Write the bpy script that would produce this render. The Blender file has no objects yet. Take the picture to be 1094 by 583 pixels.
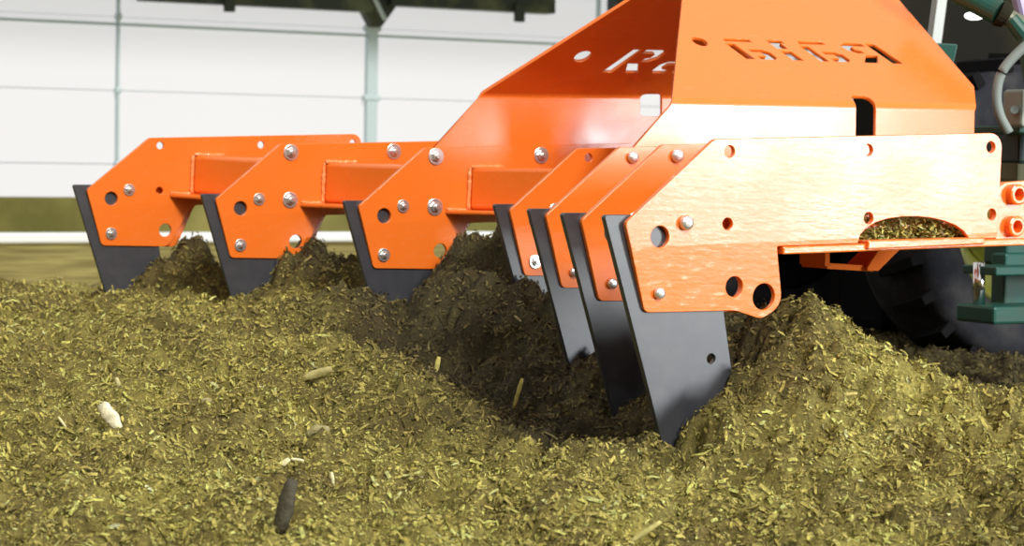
import bpy, bmesh, math, random
import numpy as np
from mathutils import Vector, Matrix

random.seed(7)
rng = np.random.default_rng(7)
scene = bpy.context.scene
C = scene.collection

# ------------------------------------------------------------------ camera
F_PX, W_PX, H_PX = 2400.0, 1094.0, 583.0
HC = 0.80                                   # camera height above the hall floor
# columns of CAM: camera right, forward, up (in world axes)
CAM = Matrix(((0.999877, 0.0, -0.015707), (0.000795, 0.998719, 0.050587), (0.015687, -0.050593, 0.998596)))
camd = bpy.data.cameras.new('camera')
camd.sensor_fit = 'HORIZONTAL'; camd.sensor_width = 36.0
camd.lens = F_PX / W_PX * 36.0
camd.clip_start = 0.05; camd.clip_end = 300
camd.dof.use_dof = True; camd.dof.focus_distance = 4.6; camd.dof.aperture_fstop = 8.0
cam = bpy.data.objects.new('camera', camd); C.objects.link(cam)
right, fwd, up = CAM.col[0], CAM.col[1], CAM.col[2]
m = Matrix.Identity(4)
for r in range(3):
    m[r][0] = right[r]; m[r][1] = up[r]; m[r][2] = -fwd[r]
m[2][3] = HC
cam.matrix_world = m
scene.camera = cam

# ------------------------------------------------------------------ world, sun, exposure
world = bpy.data.worlds.new('sky'); scene.world = world
world.use_nodes = True
bg = world.node_tree.nodes['Background']
bg.inputs[0].default_value = (1.0, 0.98, 0.93, 1); bg.inputs[1].default_value = 0.55
sund = bpy.data.lights.new('sun', 'SUN'); sund.energy = 2.3; sund.angle = math.radians(10); sund.color = (1.0, 0.965, 0.92)
sun = bpy.data.objects.new('sun', sund); C.objects.link(sun)
SUN_DIR = Vector((0.41, -0.77, 0.57)).normalized()
sun.rotation_euler = SUN_DIR.to_track_quat('Z', 'Y').to_euler()
sun.location = SUN_DIR * 12
# added area light at an assumed right-hand opening, for outer plate and blade glare
glare_d = bpy.data.lights.new('assumed_glare_light', 'AREA'); glare_d.shape = 'RECTANGLE'; glare_d.size = 2.2; glare_d.size_y = 2.8
glare_d.energy = 700; glare_d.color = (0.92, 0.97, 1.0)
glare_l = bpy.data.objects.new('assumed_glare_light', glare_d); C.objects.link(glare_l)
glare_l.location = (9.9, 0.5, 2.05)
glare_l.rotation_euler = Vector((1, 0, 0)).to_track_quat('Z', 'Y').to_euler()
scene.view_settings.view_transform = 'Standard'
scene.view_settings.look = 'None'
scene.view_settings.gamma = 1.0
scene.view_settings.use_curve_mapping = False
scene.view_settings.exposure = 0.5


# ------------------------------------------------------------------ helpers
def ray(x, y):
    return (CAM @ Vector(((x - W_PX / 2) / F_PX, 1.0, (H_PX / 2 - y) / F_PX)))

def at(x, y, depth):
    """world point on the pixel's ray at a given depth from the camera"""
    d = ray(x, y)
    return Vector((0, 0, HC)) + d * (depth / d.y)

def srgb(r, g, b):
    f = lambda c: (c / 255 / 12.92) if c / 255 <= 0.04045 else ((c / 255 + 0.055) / 1.055) ** 2.4
    return (f(r), f(g), f(b), 1.0)

def tag(o, label=None, cat=None, group=None, kind=None):
    if label: o['label'] = label
    if cat: o['category'] = cat
    if group: o['group'] = group
    if kind: o['kind'] = kind
    return o

def mesh_obj(name, me, mat, parent=None, smooth=False):
    o = bpy.data.objects.new(name, me); C.objects.link(o)
    if mat is not None:
        me.materials.clear(); me.materials.append(mat)
    if smooth:
        me.polygons.foreach_set('use_smooth', [True] * len(me.polygons))
    if parent is not None: o.parent = parent
    return o

def bm_obj(name, bm, mat, parent=None, smooth=False):
    me = bpy.data.meshes.new(name); bm.normal_update(); bm.to_mesh(me); bm.free()
    return mesh_obj(name, me, mat, parent, smooth)

def empty(name, loc=(0, 0, 0)):
    o = bpy.data.objects.new(name, None); o.empty_display_size = 0.1; C.objects.link(o); o.location = loc
    return o

def bevel(bm, w, seg=2):
    bmesh.ops.remove_doubles(bm, verts=bm.verts, dist=1e-6)
    es = [e for e in bm.edges if len(e.link_faces) == 2 and e.calc_face_angle(0) > 0.5]
    if es and w > 0:
        bmesh.ops.bevel(bm, geom=es, offset=w, segments=seg, affect='EDGES', profile=0.5)

def hexa(bm, pts):
    """box from 8 points: bottom ring 0-3, top ring 4-7"""
    v = [bm.verts.new(p) for p in pts]
    for f in ((0, 1, 2, 3), (7, 6, 5, 4), (0, 4, 5, 1), (1, 5, 6, 2), (2, 6, 7, 3), (3, 7, 4, 0)):
        bm.faces.new([v[i] for i in f])
    bmesh.ops.recalc_face_normals(bm, faces=bm.faces)
    return v

def box_bm(lo, hi, bw=0.0):
    bm = bmesh.new()
    (a, b, c), (d, e, f) = lo, hi
    hexa(bm, [(a, b, c), (d, b, c), (d, e, c), (a, e, c), (a, b, f), (d, b, f), (d, e, f), (a, e, f)])
    bevel(bm, bw)
    return bm

def lathe(bm, prof, seg=32, axis='y', cap=True):
    """profile (radius, along) revolved around the axis"""
    rings = []
    for r, h in prof:
        ring = []
        for k in range(seg):
            a = 2 * math.pi * k / seg
            c, s = r * math.cos(a), r * math.sin(a)
            ring.append(bm.verts.new((c, h, s) if axis == 'y' else (c, s, h)))
        rings.append(ring)
    for A, B in zip(rings, rings[1:]):
        for k in range(seg):
            bm.faces.new((A[k], A[(k + 1) % seg], B[(k + 1) % seg], B[k]))
    for ring in ((rings[0], rings[-1]) if cap else ()):
        try: bm.faces.new(ring)
        except ValueError: pass
    bmesh.ops.recalc_face_normals(bm, faces=bm.faces)

def tube(bm, pts, rads, seg=12):
    pts = [Vector(p) for p in pts]
    if not hasattr(rads, '__len__'): rads = [rads] * len(pts)
    rings = []
    for i, p in enumerate(pts):
        t = (pts[min(i + 1, len(pts) - 1)] - pts[max(i - 1, 0)]).normalized()
        ref = Vector((0, 0, 1)) if abs(t.z) < 0.9 else Vector((1, 0, 0))
        a = t.cross(ref).normalized(); b = t.cross(a)
        rings.append([bm.verts.new(p + (a * math.cos(2 * math.pi * k / seg) + b * math.sin(2 * math.pi * k / seg)) * rads[i]) for k in range(seg)])
    for A, B in zip(rings, rings[1:]):
        for k in range(seg):
            bm.faces.new((A[k], A[(k + 1) % seg], B[(k + 1) % seg], B[k]))
    bm.faces.new(rings[0]); bm.faces.new(rings[-1])
    bmesh.ops.recalc_face_normals(bm, faces=bm.faces)

def smooth_path(pts, n=24):
    pts = [Vector(p) for p in pts]
    P = [pts[0] * 2 - pts[1]] + pts + [pts[-1] * 2 - pts[-2]]
    out = []
    for i in range(1, len(P) - 2):
        for k in range(n):
            t = k / n
            a, b, c, d = P[i - 1], P[i], P[i + 1], P[i + 2]
            out.append(0.5 * ((2 * b) + (c - a) * t + (2 * a - 5 * b + 4 * c - d) * t * t + (3 * b - a - 3 * c + d) * t ** 3))
    out.append(pts[-1])
    return out

def fillet(pts, n=5):
    """pts: (x, y, radius) polygon with rounded corners -> list of (x, y)"""
    out = []
    N = len(pts)
    for i, p in enumerate(pts):
        r = p[2] if len(p) > 2 else 0.0
        q = Vector(p[:2])
        if r <= 0: out.append(tuple(q)); continue
        a = Vector(pts[i - 1][:2]) - q; b = Vector(pts[(i + 1) % N][:2]) - q
        la, lb = a.length, b.length; a.normalize(); b.normalize()
        ang = a.angle(b); d = min(r / math.tan(ang / 2), la * 0.48, lb * 0.48); r = d * math.tan(ang / 2)
        cen = q + (a + b).normalized() * (r / math.sin(ang / 2))
        s, e = q + a * d - cen, q + b * d - cen
        a0 = math.atan2(s.y, s.x); da = math.atan2(e.y, e.x) - a0
        while da > math.pi: da -= 2 * math.pi
        while da < -math.pi: da += 2 * math.pi
        for k in range(n + 1):
            t = a0 + da * k / n
            out.append((cen.x + r * math.cos(t), cen.y + r * math.sin(t)))
    return out

def circle(x, y, r, n=24):
    return [(x + r * math.cos(2 * math.pi * k / n), y + r * math.sin(2 * math.pi * k / n)) for k in range(n)]

def sheet_mesh(name, outline, holes, thick, bev=0.0012):
    """flat plate with real holes: x, y in the plate, z = thickness (centred)"""
    cu = bpy.data.curves.new(name, 'CURVE'); cu.dimensions = '2D'; cu.fill_mode = 'BOTH'
    cu.extrude = max(thick / 2 - bev, 0.0); cu.bevel_depth = bev; cu.bevel_resolution = 1; cu.offset = -bev
    for loop in [outline] + list(holes):
        sp = cu.splines.new('POLY'); sp.points.add(len(loop) - 1); sp.use_cyclic_u = True
        for pt, q in zip(sp.points, loop): pt.co = (q[0], q[1], 0, 1)
    ob = bpy.data.objects.new(name, cu); C.objects.link(ob)
    dg = bpy.context.evaluated_depsgraph_get()
    me = bpy.data.meshes.new_from_object(ob.evaluated_get(dg))
    bpy.data.objects.remove(ob); bpy.data.curves.remove(cu)
    me.name = name
    return me

def stand_up(me, y0, thick):
    """sheet (x, y, z) -> (x, y0 .. y0+thick, y), front face towards -y"""
    n = len(me.vertices); co = np.empty(n * 3); me.vertices.foreach_get('co', co); co = co.reshape(-1, 3)
    out = np.stack([co[:, 0], y0 + thick / 2 - co[:, 2], co[:, 1]], 1)
    me.vertices.foreach_set('co', out.ravel()); me.update()
    return me


# ------------------------------------------------------------------ materials
def material(name, color, rough=0.5, metal=0.0, spec=0.5, noise=None, bump=None, coat=0.0):
    """noise: (scale, colour2, low, high) mixes a second colour in object space; bump: (scale, strength)"""
    mt = bpy.data.materials.new(name); mt.use_nodes = True
    nt = mt.node_tree; b = nt.nodes['Principled BSDF']
    b.inputs['Base Color'].default_value = color
    b.inputs['Roughness'].default_value = rough
    b.inputs['Metallic'].default_value = metal
    b.inputs['Specular IOR Level'].default_value = spec
    b.inputs['Coat Weight'].default_value = coat
    tc = nt.nodes.new('ShaderNodeTexCoord')
    if noise:
        nz = nt.nodes.new('ShaderNodeTexNoise'); nz.inputs['Scale'].default_value = noise[0]; nz.inputs['Detail'].default_value = 6
        nt.links.new(tc.outputs['Object'], nz.inputs['Vector'])
        rp = nt.nodes.new('ShaderNodeValToRGB')
        rp.color_ramp.elements[0].position = noise[2]; rp.color_ramp.elements[0].color = color
        rp.color_ramp.elements[1].position = noise[3]; rp.color_ramp.elements[1].color = noise[1]
        nt.links.new(nz.outputs['Fac'], rp.inputs['Fac']); nt.links.new(rp.outputs['Color'], b.inputs['Base Color'])
    if bump:
        nb = nt.nodes.new('ShaderNodeTexNoise'); nb.inputs['Scale'].default_value = bump[0]; nb.inputs['Detail'].default_value = 5
        nt.links.new(tc.outputs['Object'], nb.inputs['Vector'])
        bp = nt.nodes.new('ShaderNodeBump'); bp.inputs['Strength'].default_value = bump[1]; bp.inputs['Distance'].default_value = 0.01
        nt.links.new(nb.outputs['Fac'], bp.inputs['Height']); nt.links.new(bp.outputs['Normal'], b.inputs['Normal'])
    return mt

def paint_material(name, wear):
    """glossy orange paint; wear = rubbed and dusty streaks along the plate"""
    mt = bpy.data.materials.new(name); mt.use_nodes = True
    nt = mt.node_tree; b = nt.nodes['Principled BSDF']; L = nt.links.new
    tc = nt.nodes.new('ShaderNodeTexCoord')
    mp = nt.nodes.new('ShaderNodeMapping'); mp.inputs['Scale'].default_value = (14, 40, 60)
    L(tc.outputs['Object'], mp.inputs['Vector'])
    nz = nt.nodes.new('ShaderNodeTexNoise'); nz.inputs['Scale'].default_value = 1.6; nz.inputs['Detail'].default_value = 8; nz.inputs['Roughness'].default_value = 0.7
    L(mp.outputs['Vector'], nz.inputs['Vector'])
    big = nt.nodes.new('ShaderNodeTexNoise'); big.inputs['Scale'].default_value = 5; big.inputs['Detail'].default_value = 3
    L(tc.outputs['Object'], big.inputs['Vector'])
    cr = nt.nodes.new('ShaderNodeValToRGB')
    cr.color_ramp.elements[0].position = 0.57; cr.color_ramp.elements[0].color = (0, 0, 0, 1)
    cr.color_ramp.elements[1].position = 0.66; cr.color_ramp.elements[1].color = (1, 1, 1, 1)
    L(nz.outputs['Fac'], cr.inputs['Fac'])
    mul = nt.nodes.new('ShaderNodeMath'); mul.operation = 'MULTIPLY'; mul.inputs[1].default_value = wear
    L(cr.outputs['Color'], mul.inputs[0])
    mix = nt.nodes.new('ShaderNodeMix'); mix.data_type = 'RGBA'
    mix.inputs[6].default_value = ORANGE
    mix.inputs[7].default_value = (0.80, 0.42, 0.24, 1)
    L(mul.outputs[0], mix.inputs[0]); L(mix.outputs[2], b.inputs['Base Color'])
    rr = nt.nodes.new('ShaderNodeMapRange'); rr.inputs[1].default_value = 0.35; rr.inputs[2].default_value = 0.65
    rr.inputs[3].default_value = 0.21; rr.inputs[4].default_value = 0.30
    L(big.outputs['Fac'], rr.inputs[0])
    st_ = nt.nodes.new('ShaderNodeMath'); st_.operation = 'MULTIPLY_ADD'; st_.inputs[1].default_value = 0.22 * wear; 
    L(nz.outputs['Fac'], st_.inputs[0]); L(rr.outputs[0], st_.inputs[2])
    sb_ = nt.nodes.new('ShaderNodeMath'); sb_.operation = 'SUBTRACT'; sb_.inputs[1].default_value = 0.10 * wear
    L(st_.outputs[0], sb_.inputs[0]); L(sb_.outputs[0], b.inputs['Roughness'])
    b.inputs['Specular IOR Level'].default_value = 0.75
    bp = nt.nodes.new('ShaderNodeBump'); bp.inputs['Strength'].default_value = 0.05 + 0.22 * wear; bp.inputs['Distance'].default_value = 0.002
    L(nz.outputs['Fac'], bp.inputs['Height']); L(bp.outputs['Normal'], b.inputs['Normal'])
    return mt

ORANGE = (0.85, 0.178, 0.018, 1)
M_PAINT = paint_material('orange_paint', 0.10)
M_MATTE = material('orange_paint_matte', ORANGE, 0.7, 0, 0.15)
M_WORN = paint_material('orange_paint_worn', 0.9)
M_BLADE = material('black_steel_blade', (0.020, 0.022, 0.030, 1), 0.43, 0.0, 1.0, noise=(30, (0.035, 0.036, 0.042, 1), 0.45, 0.8), bump=(25, 0.02))
M_ZINC = material('zinc_bolt', (0.74, 0.74, 0.73, 1), 0.28, 0.85)
M_WELD = material('weld_bead', (0.85, 0.30, 0.10, 1), 0.2, 0.0, 0.8)
M_GREEN = material('tractor_green', srgb(20, 74, 64), 0.45, 0.0, 0.4, noise=(14, srgb(40, 66, 52), 0.45, 0.7))
M_DARK = material('dark_metal', (0.010, 0.0095, 0.007, 1), 0.8, 0.0, 0.1, noise=(3, (0.022, 0.020, 0.010, 1), 0.4, 0.7))
M_BLACK = material('black_rubber_shade', (0.010, 0.010, 0.011, 1), 1.0, 0.0, 0.03)
M_TIRE = material('tire_rubber', (0.020, 0.021, 0.026, 1), 0.85, 0.0, 0.1, noise=(9, (0.045, 0.045, 0.045, 1), 0.45, 0.7), bump=(40, 0.2))
M_RIM = material('rim_paint', srgb(150, 150, 40), 0.5, 0.0, 0.4, noise=(5, srgb(70, 72, 30), 0.4, 0.65))
M_GREYSTEEL = material('grey_steel', srgb(140, 143, 138), 0.4, 0.3)
M_HOSE = material('grey_hose', srgb(120, 130, 126), 0.6)
M_BOXGREY = material('grey_box', srgb(150, 156, 146), 0.5)
M_CHROME = material('chrome_pin', (0.75, 0.75, 0.75, 1), 0.15, 1.0)
M_LAMP = bpy.data.materials.new('work_lamp'); M_LAMP.use_nodes = True
_b = M_LAMP.node_tree.nodes['Principled BSDF']; _b.inputs['Emission Color'].default_value = (1, 1, 0.95, 1); _b.inputs['Emission Strength'].default_value = 1.5
M_PANEL = bpy.data.materials.new('backlit_panel'); M_PANEL.use_nodes = True
_b = M_PANEL.node_tree.nodes['Principled BSDF']; _b.inputs['Base Color'].default_value = (0.2, 0.2, 0.2, 1); _b.inputs['Roughness'].default_value = 0.6
_b.inputs['Emission Color'].default_value = (1.0, 1.0, 1.0, 1); _b.inputs['Emission Strength'].default_value = 0.44
M_FRAME = material('panel_joint', srgb(176, 184, 184), 0.5)
M_POST = material('steel_post', srgb(186, 204, 208), 0.4, 0.2)
M_ROOF = material('roof_steel', srgb(58, 66, 60), 0.6, 0.0, 0.3, noise=(3, srgb(120, 128, 92), 0.5, 0.8))
M_PLINTH = material('plinth_concrete', srgb(96, 94, 48), 0.9, 0, 0.2, noise=(1.5, srgb(134, 128, 74), 0.4, 0.7))
M_RAIL = material('white_rail', srgb(226, 230, 232), 0.5)
M_FLOOR = material('earth_floor', srgb(120, 108, 58), 0.95, 0, 0.1, noise=(2.2, srgb(168, 156, 92), 0.4, 0.7), bump=(6, 0.5))


def soil_material(name):
    mt = bpy.data.materials.new(name); mt.use_nodes = True
    nt = mt.node_tree; b = nt.nodes['Principled BSDF']; L = nt.links.new
    at_ = nt.nodes.new('ShaderNodeAttribute'); at_.attribute_name = 'tone'
    tc = nt.nodes.new('ShaderNodeTexCoord')
    nz = nt.nodes.new('ShaderNodeTexNoise'); nz.inputs['Scale'].default_value = 150; nz.inputs['Detail'].default_value = 6; nz.inputs['Roughness'].default_value = 0.8
    L(tc.outputs['Object'], nz.inputs['Vector'])
    rp = nt.nodes.new('ShaderNodeMapRange'); rp.inputs[1].default_value = 0.3; rp.inputs[2].default_value = 0.7; rp.inputs[3].default_value = 0.35; rp.inputs[4].default_value = 1.75
    L(nz.outputs['Fac'], rp.inputs[0])
    vm = nt.nodes.new('ShaderNodeVectorMath'); vm.operation = 'SCALE'
    L(at_.outputs['Color'], vm.inputs[0]); L(rp.outputs[0], vm.inputs['Scale']); L(vm.outputs[0], b.inputs['Base Color'])
    b.inputs['Roughness'].default_value = 0.75; b.inputs['Specular IOR Level'].default_value = 0.3
    bp = nt.nodes.new('ShaderNodeBump'); bp.inputs['Strength'].default_value = 1.0; bp.inputs['Distance'].default_value = 0.012
    L(nz.outputs['Fac'], bp.inputs['Height']); L(bp.outputs['Normal'], b.inputs['Normal'])
    return mt
M_SOIL = soil_material('compost')

# ------------------------------------------------------------------ the hall: floor, back wall, eaves
YAW = math.radians(29.5)
bm = bmesh.new()
v = [bm.verts.new(p) for p in ((-30, -12, 0), (40, -12, 0), (40, 45, 0), (-30, 45, 0))]
bm.faces.new(v)
tag(bm_obj('floor', bm, M_FLOOR), kind='structure')

for nm, lo_, hi_ in (('wall_front', (-10.2, -5.2, 0), (10.2, -5.0, 3.6)), ('wall_right', (10.0, 1.7, 0), (10.2, 14.0, 3.6)), ('wall_left', (-10.2, -5.0, 0), (-10.0, 12.0, 3.6))):  # unseen walls added to shape the light; right one leaves the assumed opening
    tag(bm_obj(nm, box_bm(lo_, hi_), M_PLINTH), kind='structure')
wall = empty('wall_back', at(100, 262, 20.0)); wall.location.z = 0
wall.rotation_euler.z = YAW
tag(wall, kind='structure')

def wall_x(px, py=150):
    """distance along the back wall of a pixel column"""
    d = ray(px, py); o = wall.location
    ex, ey = math.cos(YAW), math.sin(YAW)
    # o + t*e = k*d
    det = ex * -d.y + ey * d.x
    t = (-o.x * -d.y - o.y * d.x) / det
    return t

PX1, PX2 = wall_x(123), wall_x(393)
STEP = PX2 - PX1
ROWS = [0.40, 0.70, 1.355, 2.01, 2.66, 3.3, 3.95]       # heights of the joints
xs = [PX1 + STEP * k for k in range(-3, 8)]
pi = 0
for k in range(len(xs) - 1):
    for z0, z1 in zip(ROWS, ROWS[1:]):
        bm = box_bm((xs[k] + 0.008, -0.02, z0 + 0.004), (xs[k + 1] - 0.008, 0.02, z1 - 0.004), 0.003)
        bm_obj('panel', bm, M_PANEL, wall)
bm_obj('backing', box_bm((xs[0], 0.05, 0.4), (xs[-1], 0.08, 4.0)), M_FRAME, wall)
for k, x in enumerate(xs):
    w = 0.010 if (k - 3) % 2 == 0 else 0.055
    bm_obj('post', box_bm((x - w, -0.09, 0.40), (x + w, -0.022, 4.0), 0.006), M_POST, wall)
    for z in ROWS[1:5]:
        bm_obj('clip', box_bm((x - w * 1.3 - 0.012, -0.10, z - 0.028), (x + w * 1.3 + 0.012, -0.021, z + 0.028), 0.012), M_POST, wall)
bm_obj('plinth', box_bm((xs[0], -0.08, 0.0), (xs[-1], 0.08, 0.398), 0.01), M_PLINTH, wall)
bm_obj('rail', box_bm((xs[0], -0.62, 0.02), (xs[-1], -0.50, 0.11), 0.02), M_RAIL, wall)
bm_obj('sill_strip', box_bm((xs[0], -0.06, 1.93), (xs[-1], -0.024, 1.955), 0.004), M_POST, wall)

# eaves: header beams with gaps between them, brackets on the wide posts
eave = empty('ceiling', wall.location); eave.rotation_euler.z = YAW; tag(eave, kind='structure')
for a, b, z0, z1 in ((wall_x(-260), wall_x(66), 2.24, 2.42), (wall_x(140), wall_x(384), 2.15, 2.50), (wall_x(402), wall_x(575), 2.22, 2.50), (wall_x(640), wall_x(1180), 2.24, 2.55)):
    bm_obj('header_beam', box_bm((a, -0.30, z0), (b, -0.10, z1), 0.01), M_ROOF, eave)
for k in (4, 6):
    x = xs[k]
    bm = bmesh.new()
    hexa(bm, [(x - .05, -.16, 2.02), (x + .05, -.16, 2.02), (x + .05, -.06, 2.02), (x - .05, -.06, 2.02),
              (x - .30, -.20, 2.42), (x + .34, -.20, 2.42), (x + .34, -.06, 2.42), (x - .30, -.06, 2.42)])
    bm_obj('bracket', bm, M_ROOF, eave)
    bm = bmesh.new(); tube(bm, [(x - .0, -.34, 2.08), (x - .26, -.36, 2.5)], 0.022, 8)
    bm_obj('brace', bm, M_POST, eave)
bm_obj('hanger', box_bm((wall_x(229) - .05, -.36, 2.08), (wall_x(229) + .05, -.30, 2.3), 0.01), M_ROOF, eave)
bm_obj('hanger', box_bm((wall_x(535) - .05, -.36, 2.12), (wall_x(535) + .05, -.30, 2.3), 0.01), M_ROOF, eave)
bm_obj('roof_sheet', box_bm((xs[0], -1.6, 2.75), (xs[-1], 0.1, 2.80)), M_ROOF, eave)

# ------------------------------------------------------------------ the orange cultivator
RIP = Matrix(((0.8698, -0.492668, 0.026936), (0.492464, 0.870217, 0.014197), (-0.030434, 0.000916, 0.999536)))
RIP_T = Vector((-0.01257, 5.71621, -0.13438 + HC))
rip = empty('soil_cultivator')
mm = RIP.to_4x4(); mm.translation = RIP_T
rip.matrix_world = mm
tag(rip, 'orange steel V-frame cultivator with seven black tine blades mounted behind the tractor', 'cultivator')
RIP_INV = RIP.transposed()

def local_on_plane(px, py, p0, n):
    """local point where the pixel's ray meets the plane (local coordinates of the cultivator)"""
    o = RIP_INV @ (Vector((0, 0, HC)) - RIP_T); d = RIP_INV @ ray(px, py)
    k = (p0 - o).dot(n) / d.dot(n)
    return o + d * k

TINE = [(-0.5955, 1.522, 0.0028), (-0.3883, 1.0092, -0.0058), (-0.1936, 0.474, -0.0048), (0.0023, -0.0052, 0.0047),
        (-0.1966, -0.5266, 0.001), (-0.3987, -1.0166, -0.0009), (-0.5704, -1.4567, 0.0029)]
HOLES = {'BH': (.0776, -.0231, .0205), 'B1': (.133, .0048, .009), 'B2': (.0825, -.1291, .008), 'H1': (.2552, -.114, .020),
         'T1': (.2274, .1435, .0115), 'M1': (.2303, .006, .0115), 'T2': (.5595, .1615, .0115), 'T3': (.8752, .1822, .0115),
         'M2': (.5686, .0271, .0115), 'M3': (.8863, .0447, .0115)}
TH = 0.012
def low(u): return -0.034 + (u - 0.348) * 0.054      # lower edge of the long arm

outline_inner = fillet([(0, 0, .012), (.055, -.166, .014), (.268, -.164, .03), (.338, low(.338), .01), (.60, low(.6), 0), (.905, low(.905), .01),
                        (.905, .213, .03), (.1915, .1655, .02)])
arch = [(.545, low(.545))]
for k in range(0, 13):
    a = math.pi * (1 - k / 12)
    arch.append((.690 + .145 * math.cos(a), low(.69) - .012 + .062 * math.sin(a) ** 0.8))
arch = [(x, max(y, low(x) + 0.0)) for x, y in arch if y >= low(x)]
outline_outer = fillet([(0, 0, .012), (.055, -.166, .014), (.262, -.160, .04), (.325, -.176, .03), (.372, -.148, .035), (.349, low(.349), .004)]
                       + [(x, y, 0) for x, y in arch] + [(.905, low(.905), .01), (.905, .213, .03), (.1915, .1655, .02)])

def holes_for(names): return [circle(*HOLES[n]) for n in names]
HN = ['BH', 'H1', 'T1', 'M1', 'T2', 'T3', 'M2', 'M3']
inner_me = stand_up(sheet_mesh('tine_plate', outline_inner, holes_for(HN), TH), 0, TH)
outer_me = stand_up(sheet_mesh('tine_plate', outline_outer, holes_for(HN) + [circle(.3264, -.1322, .026)], TH), 0, TH)
back_me = stand_up(sheet_mesh('back_plate', fillet([(.03, -.02, .01), (.065, -.160, .014), (.30, -.166, .03), (.352, -.045, .01), (.42, .04, 0), (.16, .07, .01), (.05, .012, .01)]),
                              [circle(.0776, -.0231, .02), circle(.262, -.114, .024)], 0.010), TH + 0.014, 0.010)
def bend_low(me, v0=-.046, ang=2.6):
    bm = bmesh.new(); bm.from_mesh(me)
    bmesh.ops.bisect_plane(bm, geom=bm.verts[:] + bm.edges[:] + bm.faces[:], plane_co=(0, 0, v0), plane_no=(-.06, 0, 1))
    for v_ in bm.verts:
        h_ = v0 + .06 * v_.co.x - v_.co.z
        if h_ > 0: v_.co.y += h_ * math.tan(math.radians(ang))
    bm.to_mesh(me); bm.free()
for o_ in (inner_me, outer_me): bend_low(o_)
for o_ in (inner_me, outer_me, back_me): o_.materials.append(M_PAINT)
outer_me.materials.clear(); outer_me.materials.append(M_WORN)
blade_me = stand_up(sheet_mesh('blade', fillet([(-.040, .014, .006), (.02, .016, 0), (.205, .02, 0), (.24, -.165, 0), (.2675, -.290, .004), (.30, -.52, 0), (.26, -.60, .02), (.175, -.59, .02)]),
                               [circle(.215, -.253, .0095)], 0.0135), TH, 0.0135)
blade_me.materials.append(M_BLADE)

def bolt_mesh(name, r, washer, dome=False):
    bm = bmesh.new()
    if washer:
        lathe(bm, [(r * 1.55, 0.0), (r * 1.55, -0.0028), (r * 1.45, -0.0034)], 24)
    hb = bmesh.new()
    if dome:
        lathe(hb, [(r, -0.002), (r, -r * .45), (r * .86, -r * .75), (r * .5, -r * .92), (r * .12, -r * .97)], 20)
    else:
        lathe(hb, [(r, -0.003), (r, -r * .62), (r * .86, -r * .72), (r * .55, -r * .74)], 6)
        lathe(hb, [(r * .5, -r * .7), (r * .5, -r * 1.15), (r * .38, -r * 1.22)], 14)
    tmp = bpy.data.meshes.new('t'); hb.to_mesh(tmp); hb.free(); bm.from_mesh(tmp); bpy.data.meshes.remove(tmp)
    me = bpy.data.meshes.new(name); bm.to_mesh(me); bm.free(); me.materials.append(M_ZINC)
    return me
BOLT_S = bolt_mesh('bolt', .0115, True)
BOLT_L = bolt_mesh('bolt', .0150, True)
BOLT_D = bolt_mesh('bolt', .0145, False, True)
BOLT_DS = bolt_mesh('bolt', .0115, False, True)
bolts = {1: [('B1', BOLT_S), ('B2', BOLT_S)], 4: [('B1', BOLT_S), ('B2', BOLT_S)],
         7: [('B1', BOLT_D), ('B2', BOLT_DS)]}
for i in (2, 3): bolts[i] = [('B1', BOLT_S), ('B2', BOLT_S), ('T1', BOLT_L), ('M1', BOLT_L), ('T2', BOLT_L)]
for i in (5, 6): bolts[i] = [('B1', BOLT_S), ('B2', BOLT_DS), ('T1', BOLT_D), ('M1', BOLT_D), ('T2', BOLT_D)]

for i in range(1, 8):
    t = TINE[i - 1]
    p = mesh_obj('tine_plate', outer_me if i == 7 else inner_me, None, rip); p.location = t
    b = mesh_obj('blade', blade_me, None, rip); b.location = t
    k = mesh_obj('back_plate', back_me, None, rip); k.location = t
    for n, me in bolts[i]:
        bo = mesh_obj('bolt', me, None, p); bo.location = (HOLES[n][0], .0035 if n == 'B2' else 0, HOLES[n][1]); bo.rotation_euler.y = random.uniform(0, 1)

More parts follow.
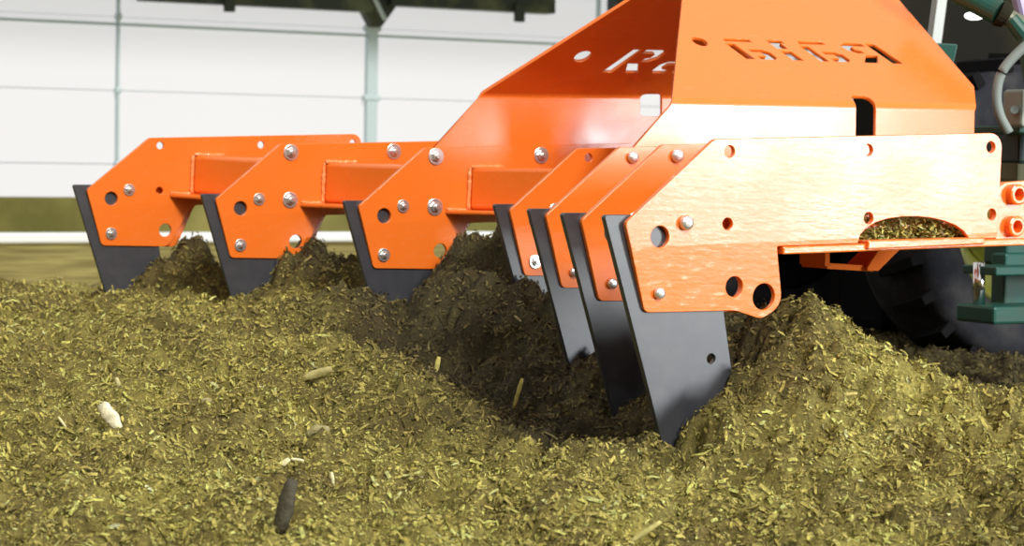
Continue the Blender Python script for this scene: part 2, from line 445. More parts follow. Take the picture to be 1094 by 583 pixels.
# beams, shelf plates and welds between neighbouring tine plates
for i in range(1, 7):
    A, B = TINE[i - 1], TINE[i]
    def P(u, v, side):
        t = A if side == 0 else B
        return (t[0] + u, (t[1] + 0.001) if side == 0 else (t[1] + TH + .026), t[2] + v)
    u0, u1 = .337, .437
    bm = bmesh.new()
    hexa(bm, [P(u0, 0.002, 1), P(u1, .006, 1), P(u1, .006, 0), P(u0, .002, 0), P(u0, .118, 1), P(u1, .123, 1), P(u1, .123, 0), P(u0, .118, 0)])
    bevel(bm, .010, 3)
    bm_obj('beam', bm, M_PAINT, rip)
    bm = bmesh.new()
    hexa(bm, [P(.262, -.013, 1), P(.88, .016, 1), P(.88, .016, 0), P(.262, -.013, 0), P(.262, -.002, 1), P(.88, .027, 1), P(.88, .027, 0), P(.262, -.002, 0)])
    bevel(bm, .003, 1)
    bm_obj('shelf_plate', bm, M_PAINT, rip)
    # weld round the beam end on the face of plate i
    bm = bmesh.new()
    pts = []
    for k in range(22):
        f = k / 21
        pts.append((A[0] + u0 - .004 + random.uniform(-.0015, .0015), A[1] - .003, A[2] + .004 + .114 * f))
    tube(bm, pts, [.0045 + random.uniform(-.0016, .0022) for _ in pts], 8)
    bm_obj('weld_bead', bm, M_WELD, rip, True)
    bm = bmesh.new()
    pts = [(A[0] + u0 + .1 * f, A[1] - .003, A[2] + .121 + .004 * f + random.uniform(-.001, .001)) for f in [q / 18 for q in range(19)]]
    tube(bm, pts, [.0045 + random.uniform(-.0016, .0022) for _ in pts], 8)
    bm_obj('weld_bead', bm, M_WELD, rip, True)
    bm = bmesh.new()
    pts = [(A[0] + .266 + .066 * f, A[1] - .003, A[2] + .001 + random.uniform(-.001, .001)) for f in [q / 14 for q in range(15)]]
    tube(bm, pts, [.004 + random.uniform(-.0016, .002) for _ in pts], 8)
    bm_obj('weld_bead', bm, M_WELD, rip, True)

# outer lip under plate 7 and the end lug towards the tractor
t7 = TINE[6]
bm = bmesh.new()
hexa(bm, [(t7[0] + u, t7[1] + y, t7[2] + low(u) + dz) for u, y, dz in
          ((.36, -.006, -.016), (1.04, -.006, -.016), (1.04, .05, -.016), (.36, .05, -.016), (.36, -.006, -.001), (1.04, -.006, -.001), (1.04, .05, -.001), (.36, .05, -.001))])
bevel(bm, .003, 2)
bm_obj('lip', bm, M_WORN, rip)
bm = bmesh.new()
hexa(bm, [(t7[0] + u, t7[1] + y, t7[2] + low(u) + dz) for u, y, dz in
          ((.56, -.014, -.012), (.86, -.014, -.010), (.86, .02, -.010), (.56, .02, -.012), (.56, -.014, .006), (.86, -.014, .004), (.86, .02, .004), (.56, .02, .006))])
bevel(bm, .003, 2)
bm_obj('lip_doubler', bm, M_WORN, rip)
lug = stand_up(sheet_mesh('end_lug', fillet([(.908, -.006, .006), (1.06, .0, .006), (1.06, .125, .01), (.93, .112, .02), (.908, .10, .004)]), [circle(.953, .088, .015), circle(.953, .022, .015)], .02), .012, .02)
lug.materials.append(M_WORN)
o_ = mesh_obj('end_lug', lug, None, rip); o_.location = t7
for zz in (.088, .022):
    bm = bmesh.new(); lathe(bm, [(.0215, .006), (.0215, -.014), (.018, -.016), (.013, -.016), (.012, .01)], 20)
    w_ = bm_obj('bush', bm, M_WORN, o_); w_.location = (.953, .01, zz)

# orange strap loop below the frame
q = [local_on_plane(x, y, Vector((0, -1.15, 0)), Vector((0, 1, 0))) for x, y in ((884, 258), (884, 284), (933, 287), (962, 258))]
bm = bmesh.new()
for (a, b, w) in ((q[0], q[1], .006), (q[1], q[2], .006), (q[2], q[3], .006)):
    d = (b - a).normalized(); n = Vector((-d.z, 0, d.x)) * w
    ya, yb = -.0, .09
    pts = [a - n, b - n, b - n + Vector((0, yb, 0)), a - n + Vector((0, yb, 0)), a + n, b + n, b + n + Vector((0, yb, 0)), a + n + Vector((0, yb, 0))]
    hexa(bm, pts)
bm_obj('strap', bm, M_MATTE, rip)
sp = sheet_mesh('strap_plate', fillet([(q[2].x - .03, q[2].z - .004, .004), (q[2].x + .005, q[2].z - .004, .004), (q[3].x + .01, q[3].z, 0), (q[3].x - .055, q[3].z, 0)]), [], .01)
stand_up(sp, q[2].y - .012, .01); mesh_obj('strap_plate', sp, M_MATTE, rip)

# the two bent wing sheets
BETA = math.radians(55); RB = 0.022; LB = RB * BETA; WT = 0.010
def letter_polys(ch):
    if ch == 'R':
        return [[(.0, .0), (.26, .0), (.28, 1.0), (.02, 1.0)],
                [(.36, .84), (.36, 1.0), (.78, 1.0), (.96, .86), (.96, .62), (.80, .48), (.62, .48), (.62, .62), (.74, .66), (.74, .80), (.66, .84)],
                [(.36, .40), (.64, .40), (.96, .0), (.62, .0)]]
    if ch == 'a':
        return [[(.12, .86), (.12, 1.0), (.80, 1.0), (.86, .86)],
                [(.68, .0), (.92, .0), (.92, .76), (.68, .76)],
                [(.14, .50), (.52, .50), (.52, .36), (.28, .36), (.28, .16), (.52, .16), (.52, .0), (.14, .0), (.02, .12), (.02, .38)]]
    return [[(.12, .0), (.42, .0), (.42, .46), (.12, .46)], [(.12, .58), (.42, .58), (.42, 1.0), (.0, 1.0), (.0, .86), (.12, .86)]]

def make_wing(origin, slope, sign, right_px, texts, extra):
    """origin: bend-left point (local); sign: +1 leans away from the camera, -1 towards it"""
    e1 = Vector((math.cos(slope), 0, math.sin(slope))); e2 = Vector((-math.sin(slope), 0, math.cos(slope))); n = Vector((0, sign, 0))
    upv = e2 * math.cos(BETA) + n * math.sin(BETA)                 # direction of the upper panel
    b0 = origin + n * (RB * (1 - math.cos(BETA))) + e2 * (RB * math.sin(BETA))
    pn = e1.cross(upv).normalized()
    def st(px, py):                                                # pixel on upper panel -> sheet coordinates
        p = local_on_plane(px, py, b0, pn) - b0
        return p.dot(e1), LB + p.dot(upv)
    def sl(px, py):                                                # pixel on lower panel
        p = local_on_plane(px, py, origin, Vector((0, 1, 0))) - origin
        return p.dot(e1), p.dot(e2)
    g = 1 / math.tan(math.radians(59))
    TM = 0.585
    rp = right_px(st, sl)
    outline = fillet([(-.145, -.14, 0), (0.0, 0.0, .01), (TM * g, TM, 0)] + rp + [(rp[-1][0], -.14, 0)])[::-1]
    holes = texts(st, sl) + extra(st, sl)
    me = sheet_mesh('wing', outline, holes, WT, 0.001)
    bm = bmesh.new(); bm.from_mesh(me); bpy.data.meshes.remove(me)
    for k in range(9):
        tt = LB * k / 8
        bmesh.ops.bisect_plane(bm, geom=bm.verts[:] + bm.edges[:] + bm.faces[:], plane_co=(0, tt, 0), plane_no=(0, 1, 0))
    for v_ in bm.verts:
        s, t, z = v_.co
        if t <= 0: inn, upw, ph = 0.0, t, 0.0
        elif t < LB: ph = t / RB; inn, upw = RB * (1 - math.cos(ph)), RB * math.sin(ph)
        else:
            ph = BETA; inn = RB * (1 - math.cos(ph)) + (t - LB) * math.sin(ph); upw = RB * math.sin(ph) + (t - LB) * math.cos(ph)
        outv = -n * math.cos(ph) + e2 * math.sin(ph)
        off = z if sign > 0 else z
        v_.co = origin + e1 * s + e2 * upw + n * inn + outv * off
    bmesh.ops.recalc_face_normals(bm, faces=bm.faces)
    return bm_obj('wing', bm, M_PAINT, rip)

def place(chars, s0, t0, w, h, gap, shear, mirror):
    """chars from small s to large s"""
    out = []
    s = s0
    for ch in chars:
        cw = w * (0.5 if ch == 'l' else (1.15 if ch == 'R' else 1.0))
        for poly in letter_polys(ch):
            pts = [((1 - x if mirror else x) * (cw if ch != 'l' else w), y) for x, y in poly]
            if ch == 'l' and mirror: pts = [(x - w * .5, y) for x, y in pts]
            sh = -shear if mirror else shear
            q_ = [(s + x + sh * y * h, t0 + y * h) for x, y in pts]
            out.append(q_)
        s += cw + gap
    return out

near_o = Vector((.136, TINE[4][1] + TH, .271)); far_o = Vector((.164, TINE[2][1] + TH, .306))
def near_text(st, sl):
    a = st(782, 64); b = st(948, 63); c = st(782, 43)
    h = abs(c[1] - a[1]); tot = b[0] - a[0]
    w = tot / (1 + 0.5 + 1 + 1.15 + 3 * .25); gap = w * .25
    hole = st(747, 46); 
    out = place('alaR', a[0] + h * .35, a[1], w, h, gap, .35, True)
    out.append(circle(hole[0], hole[1], .021))
    return out
def far_text(st, sl):
    a = st(642, 76); c = st(642, 51); b = st(690, 76)
    h = abs(c[1] - a[1]); w = (b[0] - a[0]) / 1.15 * .86
    out = place('Ra', a[0], a[1], w, h, w * .25, .45, False)
    hole = st(622, 59); out.append(circle(hole[0], hole[1], .025))
    return out
def near_right(st, sl):
    a = st(950, -10); b = st(1040, 94); c = sl(1040, 119)
    k = (TMAX - b[1]) / (a[1] - b[1])
    return [(b[0] + (a[0] - b[0]) * k, TMAX, 0), (b[0], b[1], .03), (c[0], 0.0, 0)]
TMAX = 0.585
def far_right(st, sl):
    return [(.55, TMAX, 0), (.90, .05, .03), (.90, 0, 0)]
def near_slot(st, sl):
    a = sl(913, 143); b = sl(934, 143); 
    return [fillet([(a[0], a[1] - .05, 0), (b[0], a[1] - .05, 0), (b[0], .045, .02), (a[0], .045, .02)])]
def far_slot(st, sl):
    a = sl(683, 125); b = sl(706, 125)
    return [fillet([(a[0], -.05, .01), (b[0], -.05, .01), (b[0], .02, .02), (a[0], .02, .02)])]
make_wing(near_o, math.atan2(.300 - .271, .862 - .136), 1, near_right, near_text, near_slot)
make_wing(far_o, math.atan2(.339 - .308, .754 - .164), -1, far_right, far_text, far_slot)

# ------------------------------------------------------------------ the tractor at the right edge
tr = empty('tractor', (1.9, 7.6, 0)); tag(tr, 'dark green tractor rear with grey tyre and hitch behind the orange frame', 'tractor')
TR = tr.matrix_world.copy(); tr.rotation_euler.z = 0
def tpart(name, bm, mat, smooth=False, parent=None):
    o = bm_obj(name, bm, mat, None, smooth)
    o.parent = parent or tr
    o.matrix_parent_inverse = Matrix.Translation(-Vector((1.9, 7.6, 0)))  if parent is None else Matrix.Identity(4)
    return o
# wheels (axis across the travel direction)
AWAY = Vector((-math.sin(YAW), math.cos(YAW), 0)); ALONG = Vector((math.cos(YAW), math.sin(YAW), 0))
WC = at(1070, 230, 7.4)
TIRE = [(.31, -.13), (.33, -.165), (.40, -.185), (.45, -.18), (.475, -.16), (.492, -.12), (.495, .12), (.475, .16), (.45, .18), (.33, .165), (.31, .13)]
RIMP = [(.318, .05), (.318, -.11), (.312, -.125), (.30, -.14), (.285, -.10), (.27, -.03), (.17, .0), (.16, -.05), (.09, -.06), (.07, -.09), (.015, -.09)]
for wc in (WC, WC + AWAY * 1.3):
    M4 = Matrix.Translation(wc) @ Matrix.Rotation(YAW, 4, 'Z')
    for name, prof, mat in (('tire', TIRE, M_TIRE), ('rim', RIMP, M_RIM if wc is WC else M_BLACK)):  # far rim blackened: shade under the tractor is put into its colour
        bm = bmesh.new(); lathe(bm, prof, 64, cap=(name == 'rim')); bmesh.ops.transform(bm, matrix=M4, verts=bm.verts)
        o = tpart(name, bm, mat, True)
        if name == 'tire': tire_o = o
    for k in range(24):
        bm = bmesh.new()
        hexa(bm, [(.478, -.165, -.015), (.525, -.16, -.012), (.530, .01, .035), (.488, .01, .03), (.478, -.165, .022), (.525, -.16, .018), (.530, .01, .065), (.488, .01, .07)])
        bmesh.ops.transform(bm, matrix=M4 @ Matrix.Rotation(2 * math.pi * k / 24, 4, 'Y'), verts=bm.verts)
        tpart('lug', bm, M_BLACK, parent=tire_o)
def yawbox(c, sx, sy, sz, bw=.02):
    bm = box_bm((-sx / 2, -sy / 2, -sz / 2), (sx / 2, sy / 2, sz / 2), bw)
    bmesh.ops.transform(bm, matrix=Matrix.Translation(c) @ Matrix.Rotation(YAW, 4, 'Z'), verts=bm.verts)
    return bm
def bodybox(p0, p1, a0, a1, z0, z1, bw=.03):
    c_ = Vector((WC.x, WC.y, 0)) + ALONG * ((p0 + p1) / 2) + AWAY * ((a0 + a1) / 2); c_.z = (z0 + z1) / 2
    return yawbox(c_, p1 - p0, a1 - a0, z1 - z0, bw)
tpart('rear_panel', bodybox(-.25, .9, .30, .50, .62, 2.0), M_DARK)
tpart('engine_housing', bodybox(.9, 3.0, .10, 1.3, .45, 2.0, .06), M_DARK)
tpart('axle_housing', bodybox(-.12, .14, .2, 1.15, .5, .74, .04), M_BLACK)
tpart('underbody', bodybox(-.05, .9, .55, .8, .22, .6, .03), M_BLACK)
c = at(1110, 140, 6.4)
tpart('cross_ledge', yawbox(c, .42, .3, .02, .004), M_GREEN)
c = at(1140, 158, 6.7)
tpart('ledge_front', yawbox(c, .55, .2, .10, .01), material('dark_teal', srgb(24, 48, 52), .5))
c = at(1140, 184, 6.7)
tpart('mud_plate', yawbox(c, .55, .18, .06, .01), material('dusty_plate', srgb(118, 118, 92), .9))
# grey strut with its green bracket
bm = bmesh.new()
a, b = at(1012, -60, 6.3), at(997, 52, 6.3)
d = (b - a).normalized(); sx = Vector((.017, .006, 0)); sy = Vector((-.004, .018, 0))
hexa(bm, [b - sx - sy, b + sx - sy, b + sx + sy, b - sx + sy, a - sx - sy, a + sx - sy, a + sx + sy, a - sx + sy]); bevel(bm, .004)
tpart('strut', bm, M_GREYSTEEL)
bm = bmesh.new()
q4 = [at(x, y, 6.24) for x, y in ((984, 45), (1024, 47), (1016, 82), (1000, 90))]
q5 = [p_ + Vector((-.03, .06, 0)) for p_ in q4]
hexa(bm, [q4[3], q4[2], q5[2], q5[3], q4[0], q4[1], q5[1], q5[0]]); bevel(bm, .004)
tpart('strut_bracket', bm, M_GREEN)
# hydraulic cylinder, hose, box, lamp
bm = bmesh.new(); tube(bm, [at(1000, -22, 6.1), at(1068, 14, 6.0)], [.034, .034], 20); tpart('hydraulic_cylinder', bm, M_GREEN, False)
bm = bmesh.new(); tube(bm, [at(1066, 13, 6.0), at(1070, 15, 6.0), at(1076, 19, 6.0)], [.037, .037, .03], 20); tpart('cylinder_gland', bm, M_DARK)
bm = bmesh.new(); tube(bm, [at(1074, 17, 6.0), at(1100, 32, 6.0)], .024, 16); tpart('cylinder_rod', bm, material('rod_grey', srgb(110, 112, 92), .4, .2))
bm = bmesh.new(); tube(bm, [at(1080, 20, 5.98), at(1096, 40, 5.98), at(1108, 100, 5.98)], [.02, .026, .03], 12); tpart('rod_fork', bm, M_GREEN)
bm = bmesh.new(); tube(bm, smooth_path([at(1110, 38, 5.9), at(1090, 54, 5.9), at(1071, 76, 5.9), at(1065, 100, 5.9), at(1068, 122, 5.9), at(1078, 142, 5.9)], 8), .013, 12); tpart('hose', bm, M_HOSE, True)
c = at(1098, 116, 6.1)
bx = tpart('control_box', yawbox(c, .11, .08, .10, .008), M_BOXGREY)
bm = bmesh.new(); tube(bm, [at(1084, 117, 6.02), at(1084, 117, 6.07)], .011, 16); tpart('box_plug', bm, M_HOSE)
bm = bmesh.new(); tube(bm, [at(1086, -10, 6.3), at(1100, 50, 6.3)], .02, 12); tpart('upper_pipe', bm, material('violet_steel', srgb(150, 140, 170), .35, .4))
bm = bmesh.new(); lathe(bm, [(.032, 0), (.034, .02), (.02, .03)], 20)
bmesh.ops.transform(bm, matrix=Matrix.Translation(at(1043, 17, 7.35)) @ Matrix.Rotation(YAW, 4, 'Z') @ Matrix.Diagonal((1, 1, .38, 1)), verts=bm.verts)
tpart('work_lamp', bm, M_LAMP)
# lower hitch
c = at(1084, 288, 6.3); tpart('hitch_plate', yawbox(c, .26, .14, .024, .004), M_GREEN)
c = at(1086, 300, 6.4); tpart('hitch_web', yawbox(c, .14, .06, .16, .006), M_GREEN)
c = at(1082, 334, 6.3); tpart('hitch_plate', yawbox(c, .28, .16, .05, .008), M_GREEN)
bm = bmesh.new(); tube(bm, [at(1046, 280, 6.25), at(1046, 326, 6.25)], .017, 16); tpart('hitch_pin', bm, M_CHROME, True)
c = at(1085, 268, 6.5); tpart('hitch_block', yawbox(c, .16, .1, .08, .01), M_GREEN)

# ------------------------------------------------------------------ compost bed
def vnoise(x, y, seed):
    xi = np.floor(x).astype(np.int64); yi = np.floor(y).astype(np.int64)
    fx = x - xi; fy = y - yi
    fx = fx * fx * (3 - 2 * fx); fy = fy * fy * (3 - 2 * fy)
    def h(a, b):
        n = (a * 374761393 + b * 668265263 + seed * 1442695041) & 0xffffffff
        n = ((n ^ (n >> 13)) * 1274126177) & 0xffffffff
        return ((n ^ (n >> 16)) & 0xffff) / 65535.0
    return (h(xi, yi) * (1 - fx) + h(xi + 1, yi) * fx) * (1 - fy) + (h(xi, yi + 1) * (1 - fx) + h(xi + 1, yi + 1) * fx) * fy

def fbm(x, y, scale, octv, seed, rough=0.55):
    s = np.zeros_like(x); a = 1.0; tot = 0
    for o in range(octv):
        c, q = math.cos(0.6 + 0.9 * o + seed), math.sin(0.6 + 0.9 * o + seed)
        s += a * (vnoise((x * c - y * q) * scale + 17.3 * o, (x * q + y * c) * scale - 9.1 * o, seed + o) - 0.5); tot += a
        a *= rough; scale *= 2.03
    return s / tot

def gauss(x, y, cx, cy, sx, sy, rot=0.0):
    c, s = math.cos(rot), math.sin(rot)
    u = (x - cx) * c + (y - cy) * s; v = -(x - cx) * s + (y - cy) * c
    return np.exp(-(u / sx) ** 2 - (v / sy) ** 2)

def segdist(x, y, ax, ay, bx, by):
    dx, dy = bx - ax, by - ay
    t = np.clip(((x - ax) * dx + (y - ay) * dy) / (dx * dx + dy * dy), 0, 1)
    return np.hypot(x - ax - t * dx, y - ay - t * dy), t

def sstep(a, b, x):
    t = np.clip((x - a) / (b - a), 0, 1); return t * t * (3 - 2 * t)

def crest(x):            # distance at which the worked ridge falls away on the far side
    return np.interp(x, [-3, -1.5, -0.95, -0.55, -0.25, 0.2, 0.8, 1.3, 3], [7.0, 6.75, 6.45, 6.12, 5.85, 5.7, 5.4, 5.2, 5.0])

def trough(x, y):
    d, t = segdist(x, y, -0.22, 5.75, 0.17, 4.48)
    return np.exp(-(d / 0.20) ** 2)

def base_h(x, y):
    wx = 0.16 * fbm(x, y, 5.0, 3, 131); wy = 0.16 * fbm(x, y, 5.0, 3, 151)
    x = x + wx; y = y + wy
    z = -0.600 + 0.065 * (np.minimum(y, 6.9) - 3.5)
    cr = crest(x) - .2
    z = z - (0.12 * sstep(0.0, 0.9, y - cr)) * sstep(-9, -0.2, -np.abs(x) + 0 * y)
    # furrow swept along the near row of blades, with its front bank
    z = z - 0.075 * trough(x, y)
    d, t = segdist(x, y, -0.55, 5.5, 0.12, 4.22)
    z = z + 0.028 * np.exp(-(d / 0.15) ** 2)
    # heaps thrown up beside the blades
    z = z + 0.095 * gauss(x, y, -0.43, 5.82, .26, .16) - 0.03 * gauss(x, y, -1.3, 6.6, .4, .35)
    z = z + 0.235 * gauss(x, y, -0.985, 6.93, .125, .20)
    z = z + 0.25 * gauss(x, y, -0.545, 6.52, .17, .18)
    z = z + 0.285 * np.minimum(1.25 * gauss(x, y, -0.045, 6.04, .17, .22), 1)
    z = z + 0.14 * gauss(x, y, -0.03, 5.66, .15, .13) + 0.05 * gauss(x, y, 0.10, 5.15, .14, .14) + 0.03 * gauss(x, y, .18, 4.65, .12, .12)
    z = z + 0.10 * gauss(x, y, -0.22, 5.80, .14, .14)
    z = z + 0.10 * gauss(x, y, 0.17, 5.42, .14, .14)
    z = z + 0.07 * gauss(x, y, 0.27, 4.95, .10, .14)
    z = z + 0.235 * gauss(x, y, 0.575, 4.52, .22, .22)
    z = z + 0.10 * gauss(x, y, 0.52, 4.25, .17, .16)
    z = z + 0.075 * gauss(x, y, 0.86, 4.40, .22, .25)
    z = z + 0.06 * gauss(x, y, 1.15, 4.35, .22, .30)
    z = z - 0.055 * gauss(x, y, 0.42, 3.93, .10, .07)
    z = z - 0.12 * sstep(4.75, 5.8, y) * sstep(0.55, 1.1, x)
    return z

def height(x, y, fine=True):
    z = base_h(x, y)
    z = z + 0.055 * fbm(x, y, 2.6, 3, 11)
    z = z + 0.05 * fbm(x, y, 8.0, 3, 23)
    c_ = fbm(x, y, 15.0, 3, 29, .6)
    z = z + 0.095 * c_ - 0.16 * np.clip(-c_ - .14, 0, 1)
    if fine:
        n = fbm(x, y, 38.0, 4, 37, 0.7)
        z = z + 0.080 * n - 0.03 * np.abs(n)
    return z + HC

def tone(x, y, n, jitter):
    """compost colour: dry yellowish litter, darker where moist material was just turned up, tractor shade painted in at the right"""
    damp_shade = np.clip(1.3 * np.exp(-(segdist(x, y, -0.22, 6.0, 0.22, 4.55)[0] / 0.34) ** 2), 0, 1)
    damp_shade = np.maximum(damp_shade, 0.9 * gauss(x, y, -1.0, 6.95, .26, .26))
    damp_shade = np.maximum(damp_shade, 0.9 * gauss(x, y, -0.53, 6.52, .26, .24))
    damp_shade = np.maximum(damp_shade, 0.9 * gauss(x, y, -0.10, 6.04, .24, .26))
    damp_shade = np.maximum(damp_shade, 1.0 * sstep(4.85, 5.2, y) * sstep(0.35, 0.6, x))  # shade under the tractor, painted into the bed colour behind the right heap
    damp_shade = np.clip(damp_shade + 0.5 * fbm(x, y, 4.0, 3, 71), 0, 1) * 0.9
    dry = np.stack([0.335 + 0 * x, 0.285 + 0 * x, 0.070 + 0 * x], 1)
    brown = np.array([0.150, 0.115, 0.034]); wet_shade = np.array([0.036, 0.027, 0.013])
    k = np.clip(0.42 + 1.5 * fbm(x, y, 7.0, 3, 91) - n, 0, 1)[:, None]
    col = dry * (1 - k) + brown * k
    col = col * (1 - damp_shade[:, None]) + wet_shade * damp_shade[:, None]
    return np.clip(col * jitter[:, None] * 1.78, 0, .8)

def set_tone(me, col):
    at_ = me.attributes.new('tone', 'FLOAT_COLOR', 'POINT')
    at_.data.foreach_set('color', np.concatenate([col, np.ones((len(col), 1))], 1).astype(np.float32).ravel())

X = np.arange(-3.0, 3.0, 0.011)
Yl = [2.5]
while Yl[-1] < 9.5: Yl.append(Yl[-1] + 0.0075 * max(1, (Yl[-1] / 3.6)) ** 1.6)
Y = np.array(Yl)
gx, gy = np.meshgrid(X, Y); fx, fy = gx.ravel(), gy.ravel()
gz = height(fx, fy)
edge = np.minimum.reduce([sstep(-3.0, -2.7, fx), sstep(3.0, 2.7, fx), sstep(9.5, 8.2, fy)])
gz = gz * edge - 0.01 * (1 - edge)
nx, ny = len(X), len(Y)
idx = np.arange(nx * ny).reshape(ny, nx)
quads = np.stack([idx[:-1, :-1], idx[:-1, 1:], idx[1:, 1:], idx[1:, :-1]], -1).reshape(-1, 4)
def np_mesh(name, co, quads):
    me = bpy.data.meshes.new(name)
    me.vertices.add(len(co)); me.vertices.foreach_set('co', co.astype(np.float32).ravel())
    me.loops.add(quads.size); me.loops.foreach_set('vertex_index', quads.astype(np.int32).ravel())
    me.polygons.add(len(quads)); me.polygons.foreach_set('loop_start', np.arange(0, quads.size, 4, dtype=np.int32))
    me.update(calc_edges=True)
    return me
me = np_mesh('compost_bed', np.stack([fx, fy, gz], 1), quads)
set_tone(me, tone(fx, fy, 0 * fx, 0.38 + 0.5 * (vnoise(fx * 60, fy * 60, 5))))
bed = mesh_obj('compost_bed', me, M_SOIL, None, True)
tag(bed, 'bed of olive-brown shredded compost, furrowed and heaped round the blades', 'compost', kind='stuff')

def flakes(px_, py_, L, Wd, name, lift=0.0, zfun=None, parent=None, tilt=0.5):
    n = len(px_)
    zf = zfun or (lambda a, b: height(a, b))
    z = zf(px_, py_); e = 0.012
    sx_ = (zf(px_ + e, py_) - zf(px_ - e, py_)) / (2 * e); sy_ = (zf(px_, py_ + e) - zf(px_, py_ - e)) / (2 * e)
    nrm = np.stack([-sx_, -sy_, np.ones(n)], 1) + rng.normal(0, tilt, (n, 3))
    nrm /= np.linalg.norm(nrm, axis=1)[:, None]
    d = rng.normal(0, 1, (n, 3)); d -= (d * nrm).sum(1)[:, None] * nrm; d /= np.linalg.norm(d, axis=1)[:, None]
    s = np.cross(nrm, d)
    c = np.stack([px_, py_, z], 1) + nrm * (lift + rng.uniform(0.0, 0.006, n))[:, None]
    hl, hw = (L / 2)[:, None], (Wd / 2)[:, None]
    bend = (np.clip(rng.normal(0, .14, n), -.22, .22) * L)[:, None]
    tw = rng.uniform(.35, 1.0, n)[:, None]
    v0 = c - d * hl - s * hw * tw; v1 = c - d * hl + s * hw * tw
    v2 = c - s * hw + nrm * bend; v3 = c + s * hw + nrm * bend
    v4 = c + d * hl - s * hw * tw; v5 = c + d * hl + s * hw * tw
    co = np.stack([v0, v1, v2, v3, v4, v5], 1).reshape(-1, 3)
    b = (np.arange(n) * 6)[:, None]
    quads_ = np.concatenate([b + np.array([0, 2, 3, 1]), b + np.array([2, 4, 5, 3])], 0)
    me_ = np_mesh(name, co, quads_)
    jit = np.exp(rng.normal(0.16, 0.38, n))
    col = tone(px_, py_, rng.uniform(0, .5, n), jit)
    pale = (rng.uniform(0, 1, n) < 0.025)[:, None]
    col = np.where(pale, np.clip(col * 1.2 + np.array([.12, .105, .05]), 0, .75), np.clip(col, 0, .8))
    set_tone(me_, np.repeat(col, 6, 0))
    return me_

N = 560000
yy = 3.0 + (8.2 - 3.0) * rng.uniform(0, 1, N) ** 1.5
xx = rng.uniform(-1, 1, N) * (0.27 * yy + 0.25)
sc = np.clip(yy / 4.0, .8, 2.0) ** 0.7
Ls = np.clip(rng.lognormal(math.log(.0056), .6, N), .0026, .034) * sc
Ws = np.clip(Ls * rng.uniform(.16, .6, N), .0012, .0065)
fl = mesh_obj('compost_litter', flakes(xx, yy, Ls, Ws, 'compost_litter'), M_SOIL)
tag(fl, 'loose yellowish shreds and straw bits covering the compost bed', 'compost', kind='stuff')

# compost caught on the lip inside the arch of the outer plate, and crumbs in the lower hole
n = 4200
us = rng.uniform(.54, .86, n); vs = rng.uniform(-1, 1, n)
hump = 0.072 * np.clip(1 - ((us - .70) / .16) ** 2, 0, 1)
loc = np.stack([t7[0] + us, t7[1] + .07 + vs * .05, t7[2] + .0 + 0.054 * (us - .348) - .034 + hump * rng.uniform(.0, 1, n) * (0.55 + 0.45 * (vs + 1) / 2)], 1)
Rn = np.array(RIP); Tn = np.array(RIP_T)
wp = loc @ Rn.T + Tn
zmap = wp[:, 2].copy()
mef = flakes(wp[:, 0], wp[:, 1], rng.uniform(.008, .022, n), rng.uniform(.002, .006, n), 'compost_clump', zfun=lambda a, b: zmap, tilt=.8)
cl = mesh_obj('compost_clump', mef, M_SOIL)
tag(cl, 'small heap of compost caught in the arched cut-out of the orange side plate', 'compost', kind='stuff')

# ------------------------------------------------------------------ single wood chips, stones and sticks on the bed
def on_bed(px, py, lift=.014):
    """first hit of the pixel's ray with the bed"""
    k = np.linspace(2.8, 7.5, 1600); d = ray(px, py)
    xs_, ys_, zs_ = d.x * k / d.y, k, HC + d.z * k / d.y
    hit = np.nonzero(zs_ <= height(xs_, ys_) + lift)[0]
    j = hit[0] if len(hit) else len(k) - 1
    return Vector((xs_[j], ys_[j], height(xs_[j:j+1], ys_[j:j+1])[0]))

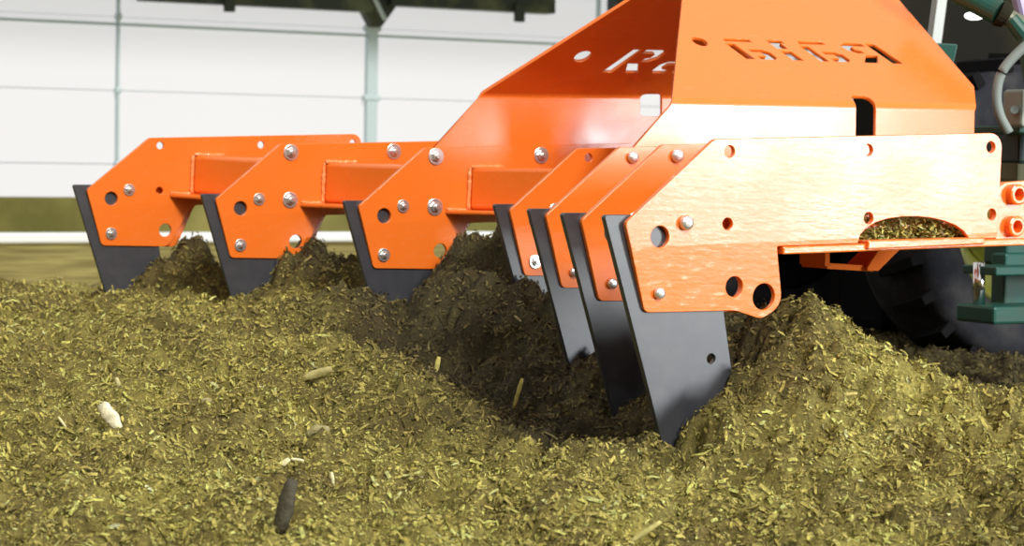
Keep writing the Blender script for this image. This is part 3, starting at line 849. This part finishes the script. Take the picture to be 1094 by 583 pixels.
def chip(name, label, cat, p1, p2, width, thick, col, rough_=0.7, lift=.014, stone=False, rise=0.0):
    a, b = on_bed(*p1, lift), on_bed(*p2, lift)
    mid = (a + b) / 2
    # keep the two pixel end points at the same distance: the chip lies across the view
    a = at(p1[0], p1[1], mid.y); b = at(p2[0], p2[1], mid.y + rise)
    L = (b - a).length; d = (b - a).normalized()
    s = d.cross(Vector((0, 1, 0.35))).normalized(); nn = s.cross(d)
    bm = bmesh.new()
    rings = []
    seg = 10; st = 9
    for i in range(st):
        f = i / (st - 1)
        prof = (math.sin(math.pi * min(max(f, .04), .96)) ** (.5 if stone else .22))
        ring = []
        for k in range(seg):
            t = 2 * math.pi * k / seg
            rr = 1 + random.uniform(-.13, .13)
            ring.append(bm.verts.new(a + d * (L * f) + s * (math.cos(t) * width / 2 * prof * rr) + nn * (math.sin(t) * thick / 2 * prof * rr)))
        rings.append(ring)
    for A, B in zip(rings, rings[1:]):
        for k in range(seg): bm.faces.new((A[k], A[(k + 1) % seg], B[(k + 1) % seg], B[k]))
    bm.faces.new(rings[0]); bm.faces.new(rings[-1])
    bmesh.ops.recalc_face_normals(bm, faces=bm.faces)
    org = (a + b) / 2
    bmesh.ops.translate(bm, vec=-org, verts=bm.verts)
    mt = material(name + '_' + cat.replace(' ', '_'), col, rough_, noise=(60, tuple(min(1, c_ * .6) for c_ in col[:3]) + (1,), .45, .75), bump=(120, .3))
    o = bm_obj(name, bm, mt, None, True); o.location = org
    tag(o, label, cat)
    return o

chip('wood_chip', 'large cream-white wood chip standing out at the left of the compost', 'wood chip', (108, 431), (127, 458), .030, .012, srgb(236, 226, 190), lift=.03)
chip('wood_chip', 'small pale chip just above the large cream-white wood chip', 'wood chip', (124, 403), (129, 417), .011, .006, srgb(206, 198, 140))
chip('wood_piece', 'long tan oblong piece of wood left of centre below the third blade', 'wood piece', (324, 404), (355, 394), .022, .014, srgb(176, 166, 104))
chip('stone', 'rounded greyish stone below the tan oblong wood piece', 'stone', (327, 465), (352, 458), .030, .024, srgb(150, 140, 96), stone=True)
chip('wood_chip', 'pale split chip lying above the dark upright stick', 'wood chip', (292, 503), (309, 490), .012, .006, srgb(222, 212, 160))
chip('wood_chip', 'tiny white sliver beside the pale split chip', 'wood chip', (311, 490), (325, 492), .006, .004, srgb(226, 220, 176))
chip('wood_chip', 'short upright white sliver right of the dark stick', 'wood chip', (354, 504), (356, 517), .007, .005, srgb(222, 214, 164))
chip('stick', 'dark grey bark stick poking up at the bottom left of centre', 'stick', (298, 570), (312, 512), .026, .020, srgb(66, 60, 42), lift=.026)
chip('straw_stalk', 'upright pale yellow stalk in front of the middle blades', 'straw', (549, 436), (558, 404), .010, .006, srgb(186, 168, 84))
chip('straw_stalk', 'short pale stalk standing left of the dark furrow', 'straw', (465, 398), (469, 381), .012, .007, srgb(190, 178, 96))
chip('straw_stalk', 'long pale straw lying at the bottom edge of the picture', 'straw', (671, 580), (706, 557), .009, .006, srgb(190, 180, 110))
chip('wood_chip', 'small white chip left of the large cream-white wood chip', 'wood chip', (62, 445), (71, 457), .006, .004, srgb(222, 212, 160))
chip('straw_stalk', 'thin light straw on the right heap near the outer blade', 'straw', (893, 423), (916, 420), .007, .005, srgb(204, 186, 110))
chip('stone', 'small rounded pale stone between the white chip and the long tan wood piece', 'stone', (215, 431), (226, 427), .018, .014, srgb(160, 150, 100), stone=True)
